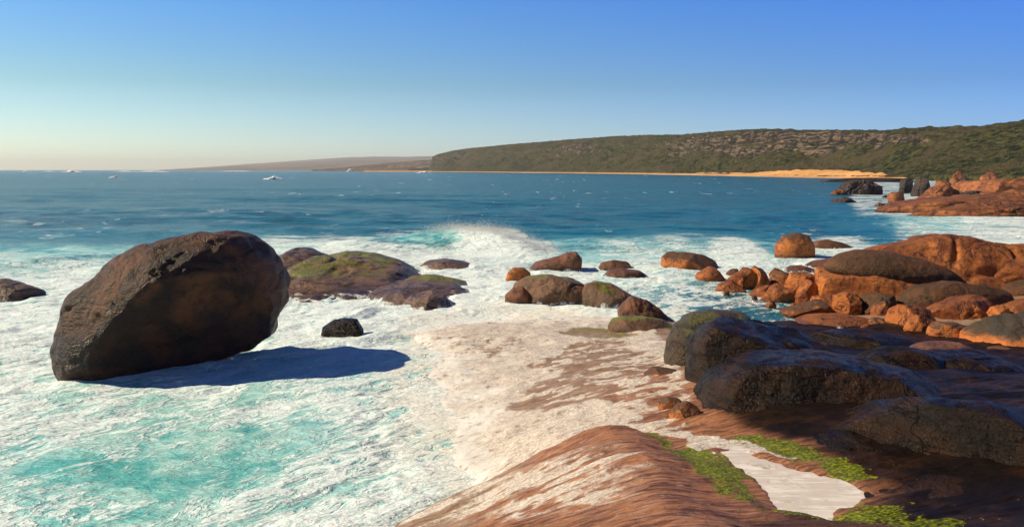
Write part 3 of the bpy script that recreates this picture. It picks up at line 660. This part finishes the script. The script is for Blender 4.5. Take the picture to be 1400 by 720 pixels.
rock('rock_slab', 'long dark stained slab sloping below the orange dome', 'rock slab', OUT, M['lichen_top'],
  [(1228,408),(1250,392),(1300,384),(1350,386),(1375,398),(1385,412)], 424, z0=.4, depth=.22, e=.7, sub=6, amp_=.05)
rock('rock_slab', 'dark rounded rock at the right edge under the furrowed hump', 'rock slab', OUT, M['lichen_top'],
  [(1370,402),(1382,388),(1405,382),(1450,380),(1480,400)], 412, z0=.5, depth=.3, e=.7, sub=6)
# black slabs of the foreground
rock('rock_slab', 'rounded brown-green shoulder at the left end of the black slabs', 'rock slab', SLAB, M['edge'],
  [(908,488),(910,466),(920,444),(942,428),(970,423),(1010,426),(1040,440),(1050,470)], 512, z0=.7, depth=.45, e=.8, sub=7, amp_=.05, facets=2)
rock('rock_slab', 'black wet dome with a curved grey crack, farthest of the slabs', 'rock slab', SLAB, M['black'],
  [(936,540),(938,500),(946,462),(966,442),(1000,431),(1040,430),(1085,440),(1130,458),(1180,480),(1225,505)], 560, z0=.9, depth=.5, e=.92, sink=.7, sub=7, amp_=.055, facets=9, hard=.9, fr=1.1)
rock('rock_slab', 'great black wet slab with moss at its lower left corner', 'rock slab', SLAB, M['black'],
  [(940,592),(952,548),(972,514),(1010,494),(1060,486),(1130,485),(1190,492),(1250,508),(1310,530),(1350,570)], 610, z0=1.15, depth=.55, e=.95, sink=.8, sub=7, amp_=.055, facets=9, hard=.9, fr=1.1, cut=None)
rock('rock_slab', 'black wet slab filling the lower right corner', 'rock slab', SLAB, M['black'],
  [(1060,650),(1120,612),(1190,574),(1260,541),(1330,532),(1400,548),(1500,580),(1660,660)], 694, z0=1.35, depth=.45, e=.95, sink=.8, sub=7, amp_=.055, facets=9, hard=.9, fr=1.1)
rock('rock_slab', 'low dark slab behind the great one at the right edge', 'rock slab', SLAB, M['black'],
  [(1200,520),(1240,490),(1300,480),(1360,482),(1420,500),(1480,530)], 540, z0=.45, depth=.3, e=.75, sub=6, amp_=.09)
rock('rock_slab', 'low brown slab under the grey-topped boulder', 'rock slab', SLAB, M['brown'],
  [(1290,500),(1330,486),(1390,480),(1450,490),(1500,520)], 520, z0=.45, depth=.3, e=.8, sub=6, amp_=.08, yoff=2)
more = [('low black slab near the orange heap, behind the black dome', [(1090,470),(1120,455),(1180,452),(1240,460),(1270,478)], 487, .45, 'black'),
        ('black hump between the dome with the grey crack and the right edge', [(1150,508),(1190,480),(1240,474),(1290,484),(1325,508)], 522, .85, 'black'),
        ('brown-black ledge between the great slab and the foam pool', [(1075,622),(1130,598),(1190,590),(1245,602),(1280,634)], 642, 1.3, 'black'),
        ('dark brown slab along the bottom edge, below the corner slab', [(1190,712),(1260,684),(1330,674),(1420,680),(1530,722)], 738, 1.5, 'black'),
        ('flat brown rock close to the grey-topped boulder, on the dark side', [(1225,488),(1262,470),(1310,468),(1345,482)], 494, .55, 'brown')]
for lab, top, base, z0, m in more:
    rock('rock_slab', lab, 'rock slab', SLAB, M[m], top, base, z0=z0, depth=.4, e=.9, sink=.3, sub=6, amp_=.07, facets=9, sm=1, hard=.9)
# reddish rocks at the foot of the slabs
foot = [('reddish wet stone in the white runoff at the foot of the slabs', [(915,566),(925,554),(940,548),(955,556),(962,575)], 585, 1.0),
        ('low wet red hump beside the foam, left of the black slabs', [(880,512),(895,502),(920,503),(938,515)], 522, .75),
        ('small red hump in the runoff before the black dome', [(900,552),(912,542),(930,545),(940,560)], 566, 1.0)]
for lab, top, base, z0 in foot:
    rock('rock', lab, 'rock', 'red stones in the runoff', M['orange_stained'], top, base, z0=z0, depth=.5, e=.8, sub=6, facets=2)
# far point
far = [
 ('rock', 'black boulder with red face at the seaward tip of the point', 'dark_far', [(1148,263),(1152,251),(1168,245),(1185,247),(1205,255),(1216,262)], 267, 0, .35, .6),
 ('rock', 'flat low red rock awash left of the black boulder', 'orange_far', [(1134,266),(1138,260),(1150,259),(1158,266)], 268, 0, .4, .7),
 ('rock', 'low dark rock alone in the water before the point', 'dark_far', [(1132,278),(1142,271),(1158,270),(1175,277)], 279, 0, .35, .8),
 ('rock', 'orange block standing upright at the tip of the slabs', 'orange_far', [(1215,279),(1216,265),(1224,262),(1236,264),(1238,278)], 281, 0, .4, .5),
 ('rock', 'tiny red rock in the foam left of the upright block', 'orange_far', [(1194,283),(1200,277),(1210,278),(1214,284)], 285, 0, .4, .7),
 ('rock', 'tiny dark rock between black boulder and upright block', 'dark_far', [(1205,270),(1210,267),(1217,268),(1219,271)], 272, 0, .4, .7),
 ('rock_slab', 'long low orange slab running to the water on the point', 'orange_far', [(1200,288),(1225,279),(1262,272),(1320,268),(1400,262),(1480,262),(1540,280)], 297, 0, .25, .7),
 ('rock_slab', 'lower orange ledge washed by surf, nearest of the point', 'orange_far', [(1238,290),(1280,283),(1330,276),(1400,276),(1480,280),(1540,296)], 302, 0, .16, .7),
 ('rock_slab', 'broad smooth orange dome, highest rock on the point', 'orange_far', [(1308,262),(1318,250),(1345,242),(1375,237),(1410,236),(1480,238),(1540,262)], 272, .8, .3, .7),
 ('rock', 'grey-brown rounded rock with shaded right side on the point', 'orange_far', [(1258,272),(1264,260),(1275,254),(1295,254),(1310,262),(1316,274)], 276, .6, .35, .6),
 ('rock', 'black block, left of a dark pair behind the slabs', 'dark_far', [(1230,258),(1232,246),(1240,243),(1248,246),(1249,259)], 262, .5, .4, .5),
 ('rock', 'black block, right of a dark pair behind the slabs', 'dark_far', [(1247,262),(1250,246),(1258,242),(1270,244),(1276,262)], 265, .5, .4, .5),
 ('rock', 'upright red finger of rock on the skyline of the point', 'orange_far', [(1300,252),(1304,237),(1311,234),(1317,239),(1320,253)], 257, 1.0, .45, .55),
 ('rock', 'dark leaning rock against the red finger', 'dark_far', [(1312,254),(1316,242),(1326,244),(1334,254)], 258, 1.0, .4, .6),
 ('rock', 'small red rock low on the left of the red finger', 'orange_far', [(1278,254),(1284,247),(1298,246),(1302,256)], 259, .8, .4, .6),
 ('rock', 'red boulder on the skyline before the scrub', 'orange_far', [(1338,246),(1342,237),(1352,235),(1362,238),(1366,246)], 250, 1.5, .4, .6),
 ('rock', 'dark shaded rock below the orange dome', 'dark_far', [(1310,272),(1318,262),(1338,260),(1350,272)], 276, .7, .35, .6),
 ('rock', 'low dark reef line behind the black boulder', 'dark_far', [(1120,246),(1150,242.5),(1200,243),(1250,244),(1290,250)], 249, 0, .15, .8),
 ('rock', 'small dark rock at the edge of the surf under the point', 'dark_far', [(1300,298),(1308,291),(1320,291),(1328,299)], 301, 0, .4, .7),
]
for nm, lab, m, top, base, z0, dp, e in far:
    rock(nm, lab, nm.replace('_', ' '), POINT, M[m], top, base, z0=z0, depth=dp, e=e, sub=6 if top[-1][0]-top[0][0] > 60 else 5, amp_=.15, facets=9, sm=1, cracks=.8, fr=1.6, hard=.95)

# ------------------------------------------------------------------ headland, beach, far coast
def ribbon(name, mat, pxs, D0, D1, ridge_row, prof, nu, nv, disp, z_low=-2, back=1.0, attrs=None):
    U = np.linspace(pxs[0], pxs[-1], nu); V = np.linspace(0, 1+back, nv)
    UU, VV = np.meshgrid(U, V, indexing='ij')
    T = (UU-700)/F/CP
    d0 = D0(UU); d1 = D1(UU)
    Y = d0+(d1-d0)*VV
    rr = ridge_row(UU); zr = H+d1*np.tan(np.arctan((360-rr)/F)-PITCH)
    s = np.minimum(VV, 1)
    z = zr*prof(s, UU)
    z = np.where(VV > 1, zr*(1-.04*(VV-1)), z)
    X = T*Y
    z = z+disp(X, Y, s, UU, zr)
    fade = sst(0, .03, VV); z = z*fade+z_low*(1-fade)
    at = attrs(X, Y, z, s, UU) if attrs else None
    return mesh_obj(name, np.stack([X, Y, z], -1).reshape(-1, 3), grid_faces(nu, nv), mat, at)
itp = lambda xs, ys: (lambda x: np.interp(x, xs, ys))
d0f = itp(D0x, D0y)
RX = [560,588,593,600,620,640,700,750,800,840,880,930,960,1000,1040,1100,1150,1200,1250,1300,1330,1360,1400,1700]
RY = [231,229,214,211,206,203,197,193,189,186,184.5,184,181,178,176,178,178,178,174,173,173,168,163,140]
cliff = itp([590,600,640,700,780,880,940,1000,1200,1240,1280,1400], [1,.9,.3,.3,.65,.3,.85,1,1,.7,.3,.25])
def hprof(s, U):
    c = cliff(U)
    a = .04+.96*s**.85
    b = .04+.42*sst(0, .58, s)+.17*sst(.54, .60, s)+.05*s+.24*sst(.68, .73, s)+.08*sst(.8, 1, s)
    return a*(1-c)+b*c
def hdisp(X, Y, s, U, zr):
    m = np.sin(np.pi*np.clip(s, 0, 1))
    g1 = fbm2(X/90, Y/90, 4, 201)*.11*zr*m
    gul = -(1-np.abs(noise2(X/45+.4*noise2(Y/60, X/60, 3), Y/260, 210))*2)*.12*zr*m
    g2 = fbm2(X/11, Y/16, 4, 205)*1.1*sst(0, .1, s)
    g3 = fbm2(X/3.2, Y/5, 2, 208)*.7*sst(0, .1, s)*sst(1500, 700, Y)
    sky_ = .5*np.abs(noise2(X/9, Y/9, 214))*sst(.9, 1, s)
    return g1+gul+g2+g3+sky_
def hattr(X, Y, z, s, U):
    dz = np.gradient(z, axis=1)/np.maximum(np.gradient(Y, axis=1), 1e-3)
    c = cliff(U)
    r = sst(.35, .8, dz)*c+.55*sst(.4, .7, c)*np.exp(-((s-.64)/.13)**2)*sst(-.3, .5, fbm2(X/30, z/5, 3, 220))
    r = np.maximum(r, .8*sst(.55, .75, fbm2(X/25, z/7, 3, 222))*sst(.1, .4, s)*sst(.95, .8, s))
    return dict(rock=np.clip(r, 0, 1), s=s)
n = NT('coastal_scrub')
a = n.noise(n.mapping((.02, .02, .05)), 1, 6, .65, .4); b = n.noise(n.mapping((.22, .16, .3)), 1, 5, .7); c = n.noise(n.mapping((.9, .7, 1.2)), 1, 3, .6)
veg = n.mix(n.ss(.42, .60, b), (.008, .015, .006), (.085, .080, .024)); veg = n.mix(n.math('MULTIPLY', n.ss(.45, .62, a), .8), veg, (.08, .062, .03))
veg = n.mix(n.math('MULTIPLY', n.ss(.6, .72, c), .5), veg, (.012, .02, .008))
rk = n.noise(n.mapping((.05, .05, .45)), 1.2, 6, .75, .6)
rk2 = n.noise(n.mapping((.12, .12, .04)), 1, 4, .6); rcol = n.mix(n.ss(.44, .60, rk), (.014, .012, .012), (.21, .155, .105)); rcol = n.mix(n.ss(.5, .62, rk2), rcol, (.02, .02, .016))
rf = n.ss(.35, .6, n.math('ADD', n.attr('rock'), n.math('MULTIPLY', n.math('SUBTRACT', b, .5), .9)))
hh = n.math('ADD', n.math('MULTIPLY', b, 1.0), n.math('MULTIPLY', c, .4))
M['scrub'] = n.fin(n.mix(rf, veg, rcol), .9, n.bump(hh, 1, 3.0), .1)
o = ribbon('headland_hill', M['scrub'], (560, 1900), lambda u: d0f(u)*1.035, lambda u: d0f(u)*1.12+210, itp(RX, RY), hprof, 1500, 170, hdisp, attrs=hattr); tag(o, kind='structure')
# unseen scrubby slope added behind the viewer to block sky and deepen shade
gx, gy = np.meshgrid(np.linspace(-22, 420, 150), np.linspace(-14, -180, 80))
gz = 4.6+46*sst(-12, -85, gy+.0*gx)*sst(-22, 4, gx+.12*(gy+14))+5*fbm2(gx/22, gy/22, 4, 88)*sst(-14, -45, gy)
o = mesh_obj('added_shade_hill', np.stack([gx, gy, gz-1.2], -1).reshape(-1, 3), grid_faces(*gx.shape)[:, ::-1], M['scrub'], dict(rock=gx*0, s=gx*0)); tag(o, kind='structure')
# beach
n = NT('beach_sand')
a = n.noise(n.mapping((.03, .03, .1)), 1, 5, .6); b = n.noise(n.mapping((.4, .4, .4)), 1, 4, .6)
M['sand'] = n.fin(n.mix(n.ss(.4, .65, a), (.62, .34, .13), (.50, .25, .09)), .9, n.bump(b, .6, .6), .1)
def bprof(U, V):
    d = np.interp(U, [1020,1060,1100,1140,1180,1215], [0,.7,1,.8,.4,0])
    return -1.2+V*4.2+d*3.2*sst(.45, 1.0, V)
U = np.linspace(500, 1235, 500); V = np.linspace(0, 1, 30); UU, VV = np.meshgrid(U, V, indexing='ij')
dd = d0f(UU); wd = .085+.03*np.interp(UU, [1020,1100,1200], [0,1,.6]); Y = dd*(.985+wd*VV); X = (UU-700)/F/CP*Y
Zb = bprof(UU, VV)+.9*fbm2(X/14, Y/14, 3, 301)*VV*np.interp(UU, [1000,1060,1200], [.3,1,1])
o = mesh_obj('beach', np.stack([X, Y, Zb], -1).reshape(-1, 3), grid_faces(*UU.shape), M['sand']); tag(o, kind='structure')
# low settled shore beyond the headland and the far hazy hills
n = NT('far_shore'); a = n.noise(n.mapping((.012, .01, .1)), 1, 6, .7); b = n.noise(n.mapping((.03, .03, .3)), 1, 3, .6)
M['farshore'] = n.fin(n.mix(n.ss(.6, .68, b), n.mix(n.ss(.4, .6, a), (.06, .055, .03), (.16, .10, .06)), (.6, .5, .42)), .9, None, .1)
o = ribbon('far_shore_terrain', M['farshore'], (430, 640), lambda u: 0*u+3300, lambda u: 0*u+3900, itp([430,470,500,540,580,640], [231.8,229.5,226,222.5,219,215]), lambda s, U: s**.8, 260, 40, lambda X, Y, s, U, zr: fbm2(X/60, Y/60, 4, 401)*3*s*np.minimum(zr/10, 1)); tag(o, kind='structure')
n = NT('far_hills'); a = n.noise(n.mapping((.002, .002, .03)), 1, 6, .65)
M['farhill'] = n.fin(n.mix(n.ss(.4, .6, a), (.09, .075, .045), (.22, .15, .085)), .9, None, .1)
o = ribbon('far_hill', M['farhill'], (225, 720), lambda u: 0*u+6800, lambda u: 0*u+26000, itp([225,265,300,340,400,450,480,520,560,620,720], [232,230,227.5,224.5,220.5,217,215.3,214.3,214.6,213,212]), lambda s, U: s**.7, 400, 50, lambda X, Y, s, U, zr: fbm2(X/500, Y/500, 4, 411)*9*s*np.minimum(zr/60, 1)); tag(o, kind='structure')

# ------------------------------------------------------------------ distant breakers on the reefs
n = NT('breaker_foam'); a = n.noise(n.mapping((.5, .5, .5)), 1, 4, .6)
M['spray'] = n.fin(n.mix(a, (.75, .76, .75), (.92, .91, .88)), .9, n.bump(a, .8, 1.0), .1)
def breaker(px, row, wpx, hpx, seed, seg=60):
    X, Y = ground(px, row, 0); w = wpx/F*Y; hz = hpx/F*Y
    V, Fc = ico(5); q = V*np.array([w/2, w*.22, hz])
    q[:,2] *= np.exp(-((V[:,0]-.1)/.6)**2)*.85+.08
    k = fbm3(q[:,0]/w*7+seed, q[:,1]/w*7, q[:,2]/w*7, 4, seed)
    q = q*(1+.38*k)[:,None]
    o = mesh_obj('breaking_wave', q, Fc, M['spray']); o.location = (X, Y, -.15*hz); tag(o, kind='structure')
breaker(373, 245, 32, 5, 3); breaker(155, 243, 16, 3.0, 5); breaker(36, 235.2, 16, 3, 7); breaker(98, 235.2, 32, 2.8, 9)
breaker(205, 235.0, 66, 1.6, 11); breaker(66, 235, 20, 1.4, 13); breaker(170, 235, 40, 1.5, 15); breaker(478, 234.3, 14, 4.0, 17); breaker(578, 236.2, 26, 2.4, 19); breaker(320, 234.2, 60, 1.0, 21)

# spray thrown up off the breaker: a cloud of small drops
rs = np.random.RandomState(5)
cxs = np.interp(rs.rand(26000)**.9, [0, .35, .75, 1], [585, 640, 700, 760]); gpt = np.array([ground(a, 342+.06*(a-640), 0) for a in cxs])
hgt = np.interp(cxs, [585, 625, 690, 720, 760], [1.3, 1.75, 1.6, 1.0, .3])
up = np.abs(rs.normal(size=26000))*.26*np.clip(noise2(cxs/9, cxs*0+3, 4)+.9, .2, 2)
SP_ = np.stack([gpt[:,0]+rs.normal(size=26000)*.5, gpt[:,1]+rs.normal(size=26000)*.9, hgt+up-.15], -1)
tet = np.array([[1,1,1],[-1,-1,1],[-1,1,-1],[1,-1,-1]])*.6; sz = (.006+.016*rs.rand(26000)**2)
VV_ = (SP_[:,None]+tet[None]*sz[:,None,None]).reshape(-1, 3)
FF_ = (np.array([[0,1,2],[0,3,1],[0,2,3],[1,3,2]])[None]+4*np.arange(26000)[:,None,None]).reshape(-1, 3)
o = mesh_obj('sea_spray', VV_, FF_, M['spray']); tag(o, 'fine white spray thrown up off the breaking wave', 'spray', None, 'stuff')

# ------------------------------------------------------------------ sea haze
hm = bpy.data.materials.new('sea_haze'); hm.use_nodes = True; ht = hm.node_tree; ht.nodes.clear()
ho = ht.nodes.new('ShaderNodeOutputMaterial'); hv = ht.nodes.new('ShaderNodeVolumePrincipled'); ht.links.new(hv.outputs[0], ho.inputs['Volume'])
hv.inputs['Color'].default_value = (.93, .96, 1, 1); hv.inputs['Density'].default_value = .65e-4; hv.inputs['Anisotropy'].default_value = .2
hx, hz0, hz1 = 28000, -12, 170
hvv = [(x, y, z) for z in (hz0, hz1) for y in (-200, 14500) for x in (-hx, hx)]
o = mesh_obj('haze', hvv, [(0,2,3,1), (4,5,7,6), (0,1,5,4), (2,6,7,3), (0,4,6,2), (1,3,7,5)], hm, smooth=False); tag(o, kind='stuff')

# ------------------------------------------------------------------ light
SUN_EL, SUN_AZ = R(39), R(-88)           # azimuth clockwise from +Y
sd = (math.cos(SUN_EL)*math.sin(SUN_AZ), math.cos(SUN_EL)*math.cos(SUN_AZ), math.sin(SUN_EL))
L = bpy.data.lights.new('sun', 'SUN'); L.energy = 5.0; L.angle = R(.5); L.color = (1.0, .84, .60)
so = bpy.data.objects.new('sun', L); COL.objects.link(so)
from mathutils import Vector
so.rotation_euler = Vector(sd).to_track_quat('Z', 'Y').to_euler(); so.location = (-50, 0, 60)
w = bpy.data.worlds.new('World'); sc.world = w; w.use_nodes = True
nt = w.node_tree; nt.nodes.clear()
sk = nt.nodes.new('ShaderNodeTexSky'); sk.sky_type = 'NISHITA'; sk.sun_disc = False
sk.sun_elevation = SUN_EL; sk.sun_rotation = SUN_AZ; sk.air_density = 1.0; sk.dust_density = .25; sk.ozone_density = 1.0; sk.altitude = 5
bg = nt.nodes.new('ShaderNodeBackground'); wo = nt.nodes.new('ShaderNodeOutputWorld')
hsv = nt.nodes.new('ShaderNodeHueSaturation'); hsv.inputs['Saturation'].default_value = 1.3
nt.links.new(sk.outputs[0], hsv.inputs['Color'])
# sea air: the lowest degrees of the sky are paler and warmer towards the sun, bluer overhead
tc = nt.nodes.new('ShaderNodeTexCoord'); sx = nt.nodes.new('ShaderNodeSeparateXYZ'); nt.links.new(tc.outputs['Generated'], sx.inputs[0])
def wm(op, a, b=0.0):
    q = nt.nodes.new('ShaderNodeMath'); q.operation = op
    for k, vv in enumerate((a, b)):
        if isinstance(vv, bpy.types.NodeSocket): nt.links.new(vv, q.inputs[k])
        else: q.inputs[k].default_value = vv
    return q.outputs[0]
def ramp(stops):
    q = nt.nodes.new('ShaderNodeValToRGB'); nt.links.new(sx.outputs[2], q.inputs[0]); e = q.color_ramp.elements
    e[0].position = 0; e[0].color = (*stops[0][1], 1); e[1].position = stops[-1][0]; e[1].color = (*stops[-1][1], 1)
    for p_, c_ in stops[1:-1]: k_ = e.new(p_); k_.color = (*c_, 1)
    return q.outputs[0]
rl = ramp([(0, (1.34,1.52,1.90)), (.095, (.93,1.14,1.2)), (.19, (.77,1.15,1.56)), (.45, (.20,.33,.52))])
rr_ = ramp([(0, (.49,.86,2.0)), (.095, (.37,.65,1.33)), (.19, (.37,.74,1.66)), (.45, (.17,.30,.52))])
tx = nt.nodes.new('ShaderNodeMapRange'); nt.links.new(sx.outputs[0], tx.inputs[0]); tx.inputs[1].default_value = -.6; tx.inputs[2].default_value = .55
mm_ = nt.nodes.new('ShaderNodeMix'); mm_.data_type = 'RGBA'; nt.links.new(wm('POWER', tx.outputs[0], 1.5), mm_.inputs[0])
nt.links.new(rl, mm_.inputs[6]); nt.links.new(rr_, mm_.inputs[7])
mx = nt.nodes.new('ShaderNodeMix'); mx.data_type = 'RGBA'; mx.blend_type = 'MULTIPLY'; mx.inputs[0].default_value = 1
nt.links.new(hsv.outputs[0], mx.inputs[6]); nt.links.new(mm_.outputs[2], mx.inputs[7])
nt.links.new(mx.outputs[2], bg.inputs[0]); nt.links.new(bg.outputs[0], wo.inputs[0])
bg.inputs[1].default_value = .076
sc.view_settings.view_transform = 'Standard'; sc.view_settings.look = 'None'; sc.view_settings.exposure = 0.28; sc.view_settings.gamma = 1
sc.render.engine = 'CYCLES'
